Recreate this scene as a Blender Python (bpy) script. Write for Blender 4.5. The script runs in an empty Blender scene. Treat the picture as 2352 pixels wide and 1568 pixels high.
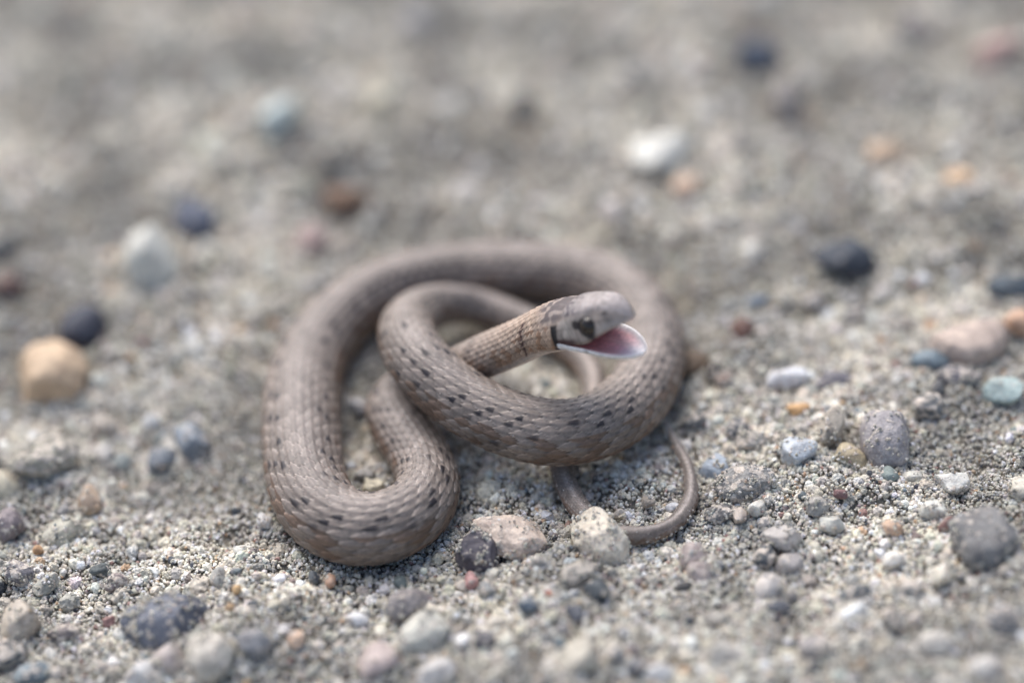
import bpy, math, random
import numpy as np
from mathutils import Matrix, Vector, noise as mnoise

# ------------------------------------------------------------------ camera, light, exposure
MM = 0.001                       # everything below is thought in millimetres
LENS, SENSOR = 60.0, 22.3
PITCH, ROLL = math.radians(38.0), math.radians(5.9)
CAMDIST = 266.0                  # mm from the lens to the ground in the middle of the picture
FSTOP = 3.9

sc = bpy.context.scene
col = sc.collection
cd = bpy.data.cameras.new('camera')
cam = bpy.data.objects.new('camera', cd)
col.objects.link(cam)
sc.camera = cam
Dv = np.array([0, math.cos(PITCH), -math.sin(PITCH)])
U0 = np.array([0, math.sin(PITCH), math.cos(PITCH)])
X0 = np.array([1.0, 0, 0])
CR = math.cos(ROLL) * X0 - math.sin(ROLL) * U0
CU = math.sin(ROLL) * X0 + math.cos(ROLL) * U0
CP = -CAMDIST * Dv
cam.matrix_world = Matrix(((CR[0], CU[0], -Dv[0], CP[0] * MM), (CR[1], CU[1], -Dv[1], CP[1] * MM),
                           (CR[2], CU[2], -Dv[2], CP[2] * MM), (0, 0, 0, 1)))
cd.lens = LENS
cd.sensor_width = SENSOR
cd.clip_start = 0.01
cd.clip_end = 100
cd.dof.use_dof = True
FPX = LENS / SENSOR * 2352.0     # picture measured on a 2352 x 1568 grid


def at(px, py, z=0.0):
    """point of height z (mm) seen at a place of the 2352-wide picture"""
    r = Dv * FPX + CR * (px - 1176.0) - CU * (py - 784.0)
    return CP + r * ((z - CP[2]) / r[2])


def mpp(p):
    """millimetres per picture unit at point p"""
    return float(np.dot(np.asarray(p) - CP, Dv)) / FPX


def campos(v):
    """a direction given as picture right, picture up, towards the lens"""
    return CR * v[0] + CU * v[1] - Dv * v[2]


cd.dof.focus_distance = float(np.dot(at(1176, 1240) - CP, Dv)) * MM
cd.dof.aperture_fstop = FSTOP
cd.dof.aperture_blades = 0

SUN_EL, SUN_AZ = math.radians(53), math.radians(-20)     # azimuth from +Y towards +X
w = bpy.data.worlds.new('World')
sc.world = w
w.use_nodes = True
nt = w.node_tree
bg = nt.nodes['Background']
sky = nt.nodes.new('ShaderNodeTexSky')
sky.sky_type = 'NISHITA'
sky.sun_disc = False
sky.sun_elevation = SUN_EL
sky.sun_rotation = SUN_AZ
sky.air_density = 1.0
sky.dust_density = 3.0
sky.ozone_density = 1.0
nt.links.new(sky.outputs[0], bg.inputs[0])
bg.inputs[1].default_value = 0.09
sl = bpy.data.lights.new('sun', 'SUN')
sl.energy = 1.7
sl.angle = math.radians(62)
sl.color = (1.0, 0.985, 0.965)
so = bpy.data.objects.new('sun', sl)
col.objects.link(so)
sdir = Vector((math.sin(SUN_AZ) * math.cos(SUN_EL), math.cos(SUN_AZ) * math.cos(SUN_EL), math.sin(SUN_EL)))
so.rotation_euler = sdir.to_track_quat('Z', 'Y').to_euler()
so.location = (0, 0, 1)

sc.view_settings.view_transform = 'Standard'
sc.view_settings.look = 'None'
sc.view_settings.exposure = 1.08
sc.view_settings.gamma = 1.0
sc.view_settings.use_curve_mapping = False
sc.render.engine = 'CYCLES'
sc.cycles.use_denoising = True
sc.cycles.max_bounces = 6
sc.cycles.diffuse_bounces = 3
sc.cycles.glossy_bounces = 2

rng = np.random.default_rng(7)
random.seed(7)


# ------------------------------------------------------------------ helpers
def link(name, me, mat=None, parent=None):
    o = bpy.data.objects.new(name, me)
    col.objects.link(o)
    if mat is not None:
        me.materials.append(mat)
    if parent is not None:
        o.parent = parent
    return o


def np_mesh(name, verts, quads=None, tris=None, smooth=True):
    me = bpy.data.meshes.new(name)
    verts = np.asarray(verts, dtype=np.float32) * MM
    nq = 0 if quads is None else len(quads)
    ntr = 0 if tris is None else len(tris)
    me.vertices.add(len(verts))
    me.vertices.foreach_set('co', verts.ravel())
    loops = []
    if nq: loops.append(np.asarray(quads, dtype=np.int32).ravel())
    if ntr: loops.append(np.asarray(tris, dtype=np.int32).ravel())
    if loops:
        lp = np.concatenate(loops)
        me.loops.add(len(lp))
        me.loops.foreach_set('vertex_index', lp)
        st = np.concatenate([np.arange(nq) * 4, nq * 4 + np.arange(ntr) * 3]).astype(np.int32)
        me.polygons.add(nq + ntr)
        me.polygons.foreach_set('loop_start', st)
        me.polygons.foreach_set('use_smooth', np.full(nq + ntr, smooth))
    me.update(calc_edges=True)
    me.validate()
    return me


_tab = np.random.default_rng(99).random((8, 256, 256))


def vnoise(x, y, wl, k):
    """smooth value noise, 0..1"""
    t = _tab[k % 8]
    ang = 0.6 + 1.3 * k
    xr = (x * math.cos(ang) + y * math.sin(ang)) / wl + 37.3 * k + 500
    yr = (-x * math.sin(ang) + y * math.cos(ang)) / wl + 11.7 * k + 500
    xi = np.floor(xr).astype(int); yi = np.floor(yr).astype(int)
    fx = xr - xi; fy = yr - yi
    fx = fx * fx * (3 - 2 * fx); fy = fy * fy * (3 - 2 * fy)
    a = t[xi % 256, yi % 256]; b = t[(xi + 1) % 256, yi % 256]
    c = t[xi % 256, (yi + 1) % 256]; d = t[(xi + 1) % 256, (yi + 1) % 256]
    return (a * (1 - fx) + b * fx) * (1 - fy) + (c * (1 - fx) + d * fx) * fy


def smooth01(x, a, b):
    t = np.clip((x - a) / (b - a), 0, 1)
    return t * t * (3 - 2 * t)


class Nodes:
    def __init__(self, name):
        self.m = bpy.data.materials.new(name)
        self.m.use_nodes = True
        self.t = self.m.node_tree
        self.p = self.t.nodes['Principled BSDF']

    def n(self, typ, **kw):
        nd = self.t.nodes.new(typ)
        for k, v in kw.items():
            if k.startswith('i_'):
                nd.inputs[k[2:].replace('_', ' ')].default_value = v
            else:
                setattr(nd, k, v)
        return nd

    def l(self, a, b):
        self.t.links.new(a, b)

    def ramp(self, src, stops):
        r = self.n('ShaderNodeValToRGB')
        e = r.color_ramp.elements
        while len(e) < len(stops):
            e.new(0.5)
        for q, (p, c) in zip(e, stops):
            q.position = p
            q.color = (*c, 1) if len(c) == 3 else c
        self.l(src, r.inputs[0])
        return r.outputs[0]

    def mix(self, a, b, f, mode='MIX'):
        m = self.n('ShaderNodeMix', data_type='RGBA', blend_type=mode)
        for sock, v in ((m.inputs[0], f), (m.inputs[6], a), (m.inputs[7], b)):
            if hasattr(v, 'is_linked') or hasattr(v, 'node'):
                self.l(v, sock)
            else:
                sock.default_value = v if isinstance(v, (int, float)) else (*v, 1)
        return m.outputs[2]


# ------------------------------------------------------------------ the snake's centre line (head to tail)
# picture x, picture y, height of the centre above the sand in mm, half thickness in picture units
PATH = [
    (1316, 739, 15.4, 60),
    (1262, 754, 13.7, 54), (1190, 786, 11.4, 51), (1110, 822, 8.6, 51), (1030, 858, 5.8, 53),
    (955, 888, 3.4, 56), (907, 925, 2.5, 59), (922, 985, 2.5, 63), (962, 1045, 2.6, 66),
    (984, 1105, 2.7, 69), (962, 1165, 2.9, 74), (890, 1208, 3.0, 79), (800, 1208, 3.0, 82),
    (728, 1158, 3.1, 84), (699, 1080, 3.1, 84), (693, 990, 3.1, 84), (695, 900, 3.1, 82),
    (716, 820, 3.0, 78), (768, 745, 3.0, 74), (852, 680, 2.9, 70), (960, 638, 2.8, 67),
    (1080, 622, 2.8, 67), (1200, 620, 2.8, 67), (1320, 632, 2.8, 67), (1420, 668, 2.9, 68),
    (1480, 730, 2.9, 70), (1498, 800, 3.0, 72), (1484, 870, 3.5, 73), (1438, 935, 4.3, 74),
    (1370, 978, 5.0, 74), (1290, 994, 5.5, 74), (1200, 980, 6.1, 74), (1110, 945, 6.9, 73),
    (1030, 895, 7.9, 71), (967, 835, 8.7, 68), (935, 770, 8.2, 63), (958, 718, 6.3, 55),
    (1022, 700, 4.6, 47), (1100, 706, 3.2, 42), (1190, 735, 2.3, 38), (1280, 780, 1.8, 35),
    (1345, 835, 1.4, 32), (1368, 895, 1.3, 30), (1345, 960, 1.2, 29), (1305, 1020, 1.35, 28),
    (1292, 1080, 1.4, 27), (1310, 1135, 1.35, 25), (1355, 1190, 1.25, 23), (1420, 1225, 1.05, 21.5),
    (1490, 1228, 1.0, 20), (1555, 1195, 1.0, 18), (1588, 1135, .9, 16.5), (1577, 1070, .9, 14.5),
    (1548, 1010, .8, 11), (1520, 965, .7, 8), (1500, 930, .5, 4),
]


def centre_line():
    P = []
    for px, py, z, hw in PATH:
        p = at(px, py, z)
        P.append([*p, hw * mpp(p)])
    P = np.array(P)
    d = np.sqrt(np.linalg.norm(np.diff(P[:, :3], axis=0), axis=1))
    t = np.concatenate([[0], np.cumsum(d)])
    # natural cubic spline through the points, parameter t (centripetal)
    n = len(t)
    h = np.diff(t)
    A = np.zeros((n, n)); A[0, 0] = A[-1, -1] = 1
    rhs = np.zeros((n, 4))
    for i in range(1, n - 1):
        A[i, i - 1] = h[i - 1]; A[i, i] = 2 * (h[i - 1] + h[i]); A[i, i + 1] = h[i]
        rhs[i] = 3 * ((P[i + 1] - P[i]) / h[i] - (P[i] - P[i - 1]) / h[i - 1])
    c = np.linalg.solve(A, rhs)
    tt = np.linspace(0, t[-1], 12000)
    k = np.clip(np.searchsorted(t, tt) - 1, 0, n - 2)
    x = (tt - t[k])[:, None]
    hk = h[k][:, None]
    b = (P[k + 1] - P[k]) / hk - hk * (2 * c[k] + c[k + 1]) / 3
    dd = (c[k + 1] - c[k]) / (3 * hk)
    Q = P[k] + b * x + c[k] * x * x + dd * x ** 3
    s = np.concatenate([[0], np.cumsum(np.linalg.norm(np.diff(Q[:, :3], axis=0), axis=1))])
    ss = np.linspace(0, s[-1], 6000)
    Q = np.stack([np.interp(ss, s, Q[:, i]) for i in range(4)], 1)
    ker = np.hanning(91); ker /= ker.sum()
    Qp = np.concatenate([np.repeat(Q[:1], 45, 0) + (np.arange(-45, 0)[:, None]) * (Q[1] - Q[0]), Q,
                         np.repeat(Q[-1:], 45, 0) + (np.arange(1, 46)[:, None]) * (Q[-1] - Q[-2])])
    Q = np.stack([np.convolve(Qp[:, i], ker, 'valid') for i in range(4)], 1)
    return ss, Q


SS, CL = centre_line()
LOW = CL[(CL[:, 2] - CL[:, 3]) < 1.5]


# ------------------------------------------------------------------ the sand: one relief, from the coils to the horizon
def snake_gap(x, y, with_r=False):
    """signed room (mm) between a spot of sand and the nearest flank lying on it"""
    pts = LOW[::12]
    out = np.full(x.shape, 99.0)
    rad = np.zeros(x.shape)
    for i in range(0, x.size, 40000):
        xx = x.ravel()[i:i + 40000]; yy = y.ravel()[i:i + 40000]
        d = np.hypot(xx[:, None] - pts[None, :, 0], yy[:, None] - pts[None, :, 1]) - pts[None, :, 3]
        k = d.argmin(1)
        out.ravel()[i:i + 40000] = d[np.arange(len(k)), k]
        rad.ravel()[i:i + 40000] = pts[k, 3]
    return (out, rad) if with_r else out


def relief(x, y):
    far = np.hypot(x, y)
    h = 2.4 * (vnoise(x, y, 27, 0) - .5) + 2.3 * (vnoise(x, y, 11, 1) - .5) + 1.5 * (vnoise(x, y, 5, 2) - .5)
    h = h + 1.0 * (vnoise(x, y, 2.3, 3) - .5) + 0.4 * (vnoise(x, y, 1.1, 4) - .5)
    h = h + np.where(far > 300, 14 * (vnoise(x, y, 400, 5) - .5) * smooth01(far, 300, 1200), 0)
    return h


def ground(x, y, gap=None):
    x = np.asarray(x, float); y = np.asarray(y, float)
    h = relief(x, y)
    near = (x > -60) & (x < 60) & (y > -60) & (y < 60)
    g = np.full(x.shape, 99.0)
    rr = np.full(x.shape, 1.0)
    if near.any():
        g[near], rr[near] = snake_gap(x[near], y[near], True)
    m = smooth01(g, -1.0, 5.0)
    fine = 0.5 * (vnoise(x, y, 2.3, 3) - .5) + 0.4 * (vnoise(x, y, 1.1, 4) - .5)
    berm = .45 * np.exp(-((g - .5) / .9) ** 2)
    return h * m + (1 - m) * (fine * np.clip(rr / 2, .3, 1) - 0.2) + berm * np.clip(rr / 3, 0, 1) ** 2


def axis_coords(a, b, step, far):
    core = np.arange(a, b + step, step)
    out = [core]
    lo, hi, st = core[0], core[-1], step
    L, H = [], []
    while hi < far:
        st *= 1.16
        hi += st; H.append(hi)
        lo -= st; L.append(lo)
    return np.concatenate([np.array(L[::-1]), core, np.array(H)])


def sand_material():
    m = Nodes('sand')
    g = m.n('ShaderNodeNewGeometry')
    n1 = m.n('ShaderNodeTexNoise', i_Scale=5200.0, i_Detail=2.0)
    n2 = m.n('ShaderNodeTexNoise', i_Scale=1300.0, i_Detail=4.0)
    n3 = m.n('ShaderNodeTexNoise', i_Scale=190.0, i_Detail=4.0)
    for q in (n1, n2, n3):
        m.l(g.outputs['Position'], q.inputs['Vector'])
    c1 = m.ramp(n1.outputs[0], [(0.3, (.10, .10, .09)), (0.45, (.31, .27, .215)), (0.6, (.43, .385, .31)), (0.75, (.59, .55, .48))])
    c2 = m.ramp(n2.outputs[0], [(0.3, (.20, .19, .18)), (0.5, (.37, .33, .27)), (0.7, (.49, .45, .38))])
    c = m.mix(c1, c2, 0.5)
    c = m.mix(c, (.72, .71, .69), 1.0, 'MULTIPLY')  # sheet colour darkened to paint in shade between the loose grains
    c3 = m.ramp(n3.outputs[0], [(0.36, (.62, .64, .67)), (0.5, (.95, .95, .94)), (0.62, (1.18, 1.17, 1.14))])
    c = m.mix(c, c3, 1.0, 'MULTIPLY')
    m.l(c, m.p.inputs['Base Color'])
    m.p.inputs['Roughness'].default_value = 0.85
    b = m.n('ShaderNodeBump', i_Strength=0.8, i_Distance=0.0002)
    m.l(n1.outputs[0], b.inputs['Height'])
    m.l(b.outputs[0], m.p.inputs['Normal'])
    return m.m


def build_ground():
    xs = axis_coords(-82, 82, 0.42, 6000)
    ys = axis_coords(-70, 112, 0.42, 6000)
    X, Y = np.meshgrid(xs, ys, indexing='ij')
    Z = ground(X, Y) - 0.24
    nx, ny = X.shape
    idx = np.arange(nx * ny).reshape(nx, ny)
    q = np.stack([idx[:-1, :-1], idx[1:, :-1], idx[1:, 1:], idx[:-1, 1:]], -1).reshape(-1, 4)
    me = np_mesh('sand_ground', np.stack([X, Y, Z], -1).reshape(-1, 3), q)
    o = link('sand_ground', me, sand_material())
    o['kind'] = 'structure'
    o['label'] = 'grey-beige sand the snake and pebbles lie on'


build_ground()


# ------------------------------------------------------------------ snake body
def frames():
    T = np.gradient(CL[:, :3], axis=0)
    T /= np.linalg.norm(T, axis=1)[:, None]
    F = -T                                            # towards the head
    up = np.array([0, 0, 1.0]) - F * F[:, 2:3]
    up /= np.linalg.norm(up, axis=1)[:, None]
    return F, up


# head pose, given as picture right / up / towards the lens
LOWJ = campos((.78, -.27, .59)); LOWJ /= np.linalg.norm(LOWJ)
HS = campos((-.52, -.50, .69))
HS = HS - LOWJ * np.dot(HS, LOWJ); HS /= np.linalg.norm(HS)      # side that faces the lens
LOWU = np.cross(HS, LOWJ)
GAPE = math.radians(26)


def rot_in_plane(a):
    """forward and up after turning up by a about the side axis"""
    f = LOWJ * math.cos(a) + LOWU * math.sin(a)
    u = -LOWJ * math.sin(a) + LOWU * math.cos(a)
    return f, u


SKF, SKU = rot_in_plane(math.radians(19))        # frame of the back of the head

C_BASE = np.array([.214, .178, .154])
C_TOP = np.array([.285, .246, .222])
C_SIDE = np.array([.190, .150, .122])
C_DARK = np.array([.022, .019, .024])
C_PALE = np.array([.62, .56, .52])
C_PINK = np.array([.66, .28, .28])
C_WHITE = np.array([.85, .83, .83])


def scale_field(u, v, seed_tab):
    """imbricate keeled scales. u counts scales along the body (grows to the tail), v counts rows.
    returns height 0..1, id random, distance to edge, local a, local b"""
    best = np.full(u.shape, -9.0)
    ra = np.zeros(u.shape); eb = np.zeros(u.shape); la = np.zeros(u.shape); lb = np.zeros(u.shape)
    ci = np.zeros(u.shape, int); cj = np.zeros(u.shape, int)
    j0 = np.floor(v).astype(int)
    for dj in (0, 1):
        j = j0 + dj
        off = 0.5 * (j % 2)
        i0 = np.floor(u - off).astype(int)
        for di in (-0, 1):
            i = i0 + di
            a = u - (i + off)
            b = v - j
            A = np.clip(1 - np.abs((a - 0.02) / 0.74) ** 1.7, 0, 1)
            W = 0.71 * A
            r = np.abs(b) / np.maximum(W, 1e-4)
            inside = (r < 1) & (A > 0)
            h = 0.42 + 0.62 * a - 0.30 * r ** 2.0 + 0.17 * np.exp(-(b / 0.12) ** 2)
            h = np.where(inside, h, -8.0)
            upd = h > best
            best = np.where(upd, h, best)
            rr = seed_tab[i % 256, j % 256]
            ra = np.where(upd, rr, ra); eb = np.where(upd, r, eb)
            la = np.where(upd, a, la); lb = np.where(upd, b, lb)
            ci = np.where(upd, i, ci); cj = np.where(upd, j, cj)
    gap = best < -7
    best = np.where(gap, -0.15, best)
    eb = np.where(gap, 1.3, eb)
    return best, ra, eb, la, lb, ci, cj


SNAKE_GRAINS = []


def build_snake():
    F, up = frames()
    S = SS
    # turn the frame to the head's own over the last stretch of neck
    wgt = smooth01(S, 9.0, 1.0)[:, None]
    Fh = F * (1 - wgt) + SKF * wgt
    Fh /= np.linalg.norm(Fh, axis=1)[:, None]
    uh = up * (1 - wgt) + SKU * wgt
    uh = uh - Fh * (uh * Fh).sum(1)[:, None]
    uh /= np.linalg.norm(uh, axis=1)[:, None]
    sd = np.cross(Fh, uh)
    r = CL[:, 3]
    # scale count along the body
    rs = np.maximum(r, .35)
    slen = np.where(S < 12, .30 * rs + .22, 0.50 * rs)
    slen = .47 * rs * (1 - .30 * smooth01(S, 16, 6))
    U = np.concatenate([[0], np.cumsum(np.diff(S) / slen[1:])])
    NU = int(U[-1] * 9)
    uu = np.linspace(0, U[-1], NU)
    g = lambda arr: np.stack([np.interp(uu, U, arr[:, i]) for i in range(arr.shape[1])], 1)
    s1 = np.interp(uu, U, S)
    C = g(CL[:, :3]); R = np.interp(uu, U, r)
    Us = g(uh); Sd = g(sd); Ff = g(Fh)
    M = 176
    th = -math.pi + 2 * math.pi * np.arange(M) / M        # 0 = back ridge, pi = belly
    TH, UU = np.meshgrid(th, uu)
    SSs = np.repeat(s1[:, None], M, 1)
    # section: width a, upper height hu, lower height hl, height of the mouth line ym
    kh = smooth01(s1, 5.5, 0.0)                            # 1 at the jaw corner
    wdt = R * (1.0 + 0.0 * kh)
    a_ = R * (1 - kh) + 2.72 * kh
    hu = R * (1 - kh) + 3.0 * kh
    hl = R * .94 * (1 - kh) + 1.45 * kh
    ym = -0.75 * kh
    sn, cs = np.sin(TH), np.cos(TH)
    # belly slightly flat, flanks full
    ex = 1 + 0.06 * np.sin(TH) ** 2
    px_ = a_[:, None] * sn * ex
    py_ = np.where(cs >= 0, hu[:, None] * np.abs(cs) ** (1 - .18 * kh[:, None]), -hl[:, None] * np.abs(cs) ** .80) + ym[:, None]
    # scales
    ROWS = 19
    span = math.radians(128)
    v = (TH + span) / (2 * span) * ROWS
    tab = np.random.default_rng(3).random((256, 256))
    hgt, rnd, edge, la, lb, ci, cj = scale_field(UU, v, tab)
    dorsal = (np.abs(TH) < span)
    # belly plates
    fr = UU - np.floor(UU)
    hb = 0.5 * fr ** 1.5
    hgt = np.where(dorsal, hgt, hb)
    amp = (0.066 * R * (1 - .85 * smooth01(s1, 2.8, 0.4)) * (1 - .3 * smooth01(s1, s1[-1] - 40, s1[-1])))[:, None]
    disp = amp * (hgt - 0.3)
    # very slight unevenness of muscle under the skin
    disp = disp + 0.05 * np.sin(UU * .21 + TH * 2) + 0.04 * np.sin(UU * .47 - TH)
    nx = sn; ny = cs
    V = C[:, None, :] + Sd[:, None, :] * (px_ + disp * nx)[..., None] + Us[:, None, :] * (py_ + disp * ny)[..., None]

    # ---------------- pigment
    T2 = np.random.default_rng(11).random((256, 256))
    deg = np.degrees(TH)
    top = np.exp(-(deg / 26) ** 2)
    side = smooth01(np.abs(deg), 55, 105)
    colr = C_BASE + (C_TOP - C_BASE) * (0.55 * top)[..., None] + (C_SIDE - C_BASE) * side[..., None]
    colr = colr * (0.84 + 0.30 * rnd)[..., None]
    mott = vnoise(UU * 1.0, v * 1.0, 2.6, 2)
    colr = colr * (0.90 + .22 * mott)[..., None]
    # warm brown flecks low on the flank
    wf = (T2[(ci + 31) % 256, cj % 256] > .62) & (np.abs(deg) > 60)
    colr = np.where(wf[..., None], colr * np.array([.80, .68, .60]), colr)
    # pale edges and keel of each scale, dark skin between them
    tip = smooth01(edge, .62, .95) * smooth01(la, -.1, .35)
    colr = colr * (1 + .75 * tip * (0.4 + rnd))[..., None]
    colr = colr * (1 + .16 * np.exp(-(lb / .12) ** 2))[..., None]
    skin = np.where(dorsal, smooth01(edge, 1.0, 1.12), 0)
    base_dark = smooth01(la, -.02, -.36) * .42
    colr = colr * (1 - .62 * skin - base_dark * dorsal)[..., None]
    # two rows of black spots beside the back line
    spot = np.zeros(TH.shape)
    row_c = ROWS / 2.0
    per = np.round(ci / 2.3).astype(int)
    for sgn in (-1, 1):
        rr = row_c + sgn * 3.0
        for q in (0, 1):
            jj = np.floor(rr).astype(int) + q
            hit = (cj == jj) & (np.abs(ci - np.round(per * 2.3)) < np.where(C[:, 1] > 4, 1.1, .6)[:, None])
            hit &= T2[(per * 7 + q * 3 + sgn) % 256, (jj * 5) % 256] > (.08 + .25 * q)
            spot = np.maximum(spot, hit * 1.0)
    # a thinner row lower on the flank
    per2 = np.round(ci / 4.3).astype(int)
    for sgn in (-1, 1):
        jj = int(row_c + sgn * 5.2)
        hit = (cj == jj) & (np.abs(ci - np.round(per2 * 4.3)) < .6) & (T2[(per2 * 5 + sgn) % 256, jj] > .5)
        spot = np.maximum(spot, hit * .8)
    stray = (T2[ci % 256, (cj * 3) % 256] > .975) & (np.abs(deg) < 110)
    spot = np.maximum(spot, stray * .85)
    jig = .22 * (T2[(ci * 3) % 256, cj % 256] - .5)
    shape = smooth01(la, .09 + jig, .18 + jig) * smooth01(np.abs(lb + .5 * jig), .42, .30) * (.82 + .18 * T2[(ci * 7) % 256, (cj * 5) % 256])
    spot = spot * shape * smooth01(s1, 8, 14)[:, None] * (1 - smooth01(s1, s1[-1] - 55, s1[-1] - 30))[:, None]
    colr = colr * (1 - spot[..., None]) + C_DARK * spot[..., None]
    # belly
    bel = smooth01(np.abs(deg), 122, 134)[..., None]
    colr = colr * (1 - bel) + np.array([.46, .37, .33]) * bel
    # tail: paler stripe along the back
    tl = smooth01(s1, s1[-1] - 75, s1[-1] - 45)[:, None]
    stripe = np.exp(-((deg) / 16) ** 2) * tl
    colr = colr * (1 + .45 * stripe - .22 * tl * np.exp(-((np.abs(deg) - 36) / 14) ** 2))[..., None]
    # neck: paler, chestnut-edged marks behind the head, light throat
    nk = smooth01(s1, 16, 5)[:, None]
    colr = colr * (1 + .42 * nk)[..., None] * (1 + nk[..., None] * np.array([.14, .03, -.08]))
    thr = nk * smooth01(np.abs(deg), 98, 128)
    colr = colr * (1 - .75 * thr[..., None]) + C_PALE * .8 * .75 * thr[..., None]
    wig = .5 * (vnoise(UU * 3, v * 3, 2.2, 5) - .5)
    # collar mark
    sc_ = SSs + .5 * wig * 2
    collar = np.exp(-((sc_ - (4.6 + .010 * (np.abs(deg) - 60))) / .34) ** 2) * smooth01(np.abs(deg), 28, 40) * smooth01(np.abs(deg), 118, 108)
    collar *= smooth01(edge + .6 * vnoise(UU * 5, v * 5, 2.0, 6), .3, .6)
    bar = smooth01(SSs, .30, .14) * smooth01(np.abs(deg), 58, 64) * smooth01(np.abs(deg), 100, 94)
    crown = smooth01(SSs, 3.0, 1.6) * smooth01(np.abs(deg), 62, 45) * smooth01(vnoise(UU * 4, v * 4, 2.6, 7), .30, .50)
    dot = ((np.hypot((SSs - .1) / .42, (np.abs(deg) - 106) / 7) < 1)) * 1.0
    hd = smooth01(SSs, 3.2, .2) * smooth01(np.abs(deg), 75, 45)
    colr = colr * (1 - .8 * hd[..., None]) + np.array([.29, .25, .235]) * .8 * hd[..., None]
    for msk, c_, k_ in ((collar, C_DARK + np.array([.03, .004, 0]), .95), (bar, C_DARK * .6, .99),
                        (crown, np.array([.075, .06, .065]), .85), (dot, C_DARK + np.array([.01, 0, 0]), .95)):
        colr = colr * (1 - k_ * msk[..., None]) + c_ * k_ * msk[..., None]

    verts = [V.reshape(-1, 3)]
    cols = [colr.reshape(-1, 3)]
    idx = np.arange(NU * M).reshape(NU, M)
    nxt = np.roll(idx, -1, 1)
    quads = [np.stack([idx[:-1], nxt[:-1], nxt[1:], idx[1:]], -1).reshape(-1, 4)]
    base = NU * M
    # close the tail
    verts.append((C[-1] + -Ff[-1] * R[-1])[None]); cols.append(C_BASE[None])
    tri = [np.stack([idx[-1], np.roll(idx[-1], -1), np.full(M, base)], -1)]
    base += 1

    # ---------------- jaws, grown from the first ring
    q1, q3 = M // 4, 3 * M // 4
    upper = idx[0, q1:q3 + 1]                               # theta -90 .. 90
    lower = np.concatenate([idx[0, q3:], idx[0, :q1 + 1]])  # theta 90 .. 270
    O = C[0] + SKU * ym[0]                                  # hinge, between the mouth corners
    NC = 41                                                 # points across the mouth
    e0, e1 = V[0, q1], V[0, q3]                             # corners (far side -, near side +)
    xc = np.linspace(-1, 1, NC)[1:-1]
    seam = (e0 + e1) / 2 + np.outer(xc, (e1 - e0) / 2) - SKF * (1.3 * (1 - xc ** 2))[:, None]
    verts.append(seam); cols.append(np.repeat((C_PINK * .55)[None], len(seam), 0))
    seam_i = base + np.arange(len(seam)); base += len(seam)
    NT = 90
    LU, LL = 7.3, 7.6

    x_e = 4.0
    ef, eu = rot_in_plane(GAPE * float(smooth01(np.array(x_e), -1.0, 2.2)))
    tt = x_e / LU
    a_e = 2.72 - .35 * tt - .75 * tt ** 2
    EYES = {sg: O + ef * x_e + HS * sg * (a_e * .97 - .36) + eu * .80 for sg in (1, -1)}

    def jaw(lo, ring0, th_ring, L, A):
        nonlocal base
        prev = np.concatenate([ring0, seam_i if lo else seam_i[::-1]])
        prev_n = len(ring0)
        if lo:
            # ring order: near corner -> belly -> far corner; the seam runs far -> near
            pass
        else:
            pass
        for k in range(1, NT + 1):
            t = 1 - (1 - k / NT) ** 1.35
            x = L * t
            ang = A * smooth01(np.array(x), -1.0, 2.2)
            f, u = rot_in_plane(float(ang))
            mid = O + (SKF * min(x, 0.0))
            # path of the jaw: starts along the skull axis, then along its own
            f0 = SKF
            wv = float(smooth01(np.array(x), -.3, 1.2))
            pos = O + f * x * wv + f0 * x * (1 - wv)
            tipr = math.sqrt(max(1 - max((t - .80) / .20, 0) ** 2, 0.0))
            tr = th_ring
            if lo:
                a = (2.72 - .25 * t - .75 * t ** 3) * math.sqrt(max(1 - max((t - .50) / .50, 0) ** 2.2, 0.0))
                h = (1.45 * (1 - t) ** 1.2 + 1.05 * (1 - (1 - t) ** 1.2)) * (1 - .35 * t) * tipr
                xx = a * np.sin(tr); yy = -h * np.abs(np.cos(tr)) ** .85
                yy = yy + .25 * math.sin(t * math.pi) - .0
            else:
                a = (2.72 - .35 * t - .75 * t ** 2) * math.sqrt(max(1 - max((t - .64) / .36, 0) ** 2.3, 0.0))
                h = (3.0 - .22 * t - .45 * t ** 2.2) * (max(1 - max((t - .68) / .32, 0) ** 2.4, 0.0)) ** .5
                ss_ = np.sin(tr); cc_ = np.abs(np.cos(tr))
                xx = a * np.sign(ss_) * np.abs(ss_) ** (1 - .24 * wv * (1 - .6 * t)); yy = h * cc_ ** (.82 - .22 * wv * (1 - .6 * t))
                # flat crown, hollow in front of the eye, lip swelling
                yy = yy - .0
                xx = xx * (1 - .10 * math.exp(-((t - .66) / .10) ** 2) * np.exp(-((np.abs(np.degrees(tr)) - 60) / 16) ** 2))
                xx = xx * (1 + .05 * math.exp(-((t - .38) / .12) ** 2) * np.exp(-((np.abs(np.degrees(tr)) - 52) / 14) ** 2))
                yy = yy - (.62 * math.exp(-((x - 3.0) / 1.9) ** 2) * float(smooth01(np.array(x), 0, 1.6))) * np.exp(-((np.abs(np.degrees(tr)) - 90) / 22) ** 2)
            arc = pos + np.outer(xx, HS) + np.outer(yy, u)
            ea, eb = arc[0], arc[-1]
            xs_ = np.linspace(1, -1, NC)[1:-1]     # from arc end back to arc start
            chord = (ea + eb) / 2 + np.outer(xs_, (eb - ea) / 2)
            if lo:
                dep = -(.55 * h) * (1 - np.abs(xs_) ** 3.5) + .10 * smooth01(np.abs(xs_), .80, .95) * (1 - smooth01(np.abs(xs_), .95, 1.0))
                dep = dep + .16 * np.exp(-(xs_ / .30) ** 2)
            else:
                dep = (.42 * h) * (1 - np.abs(xs_) ** 3) - .12 * np.exp(-((np.abs(xs_) - .9) / .06) ** 2)
            chord = chord + np.outer(dep, u)
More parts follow.
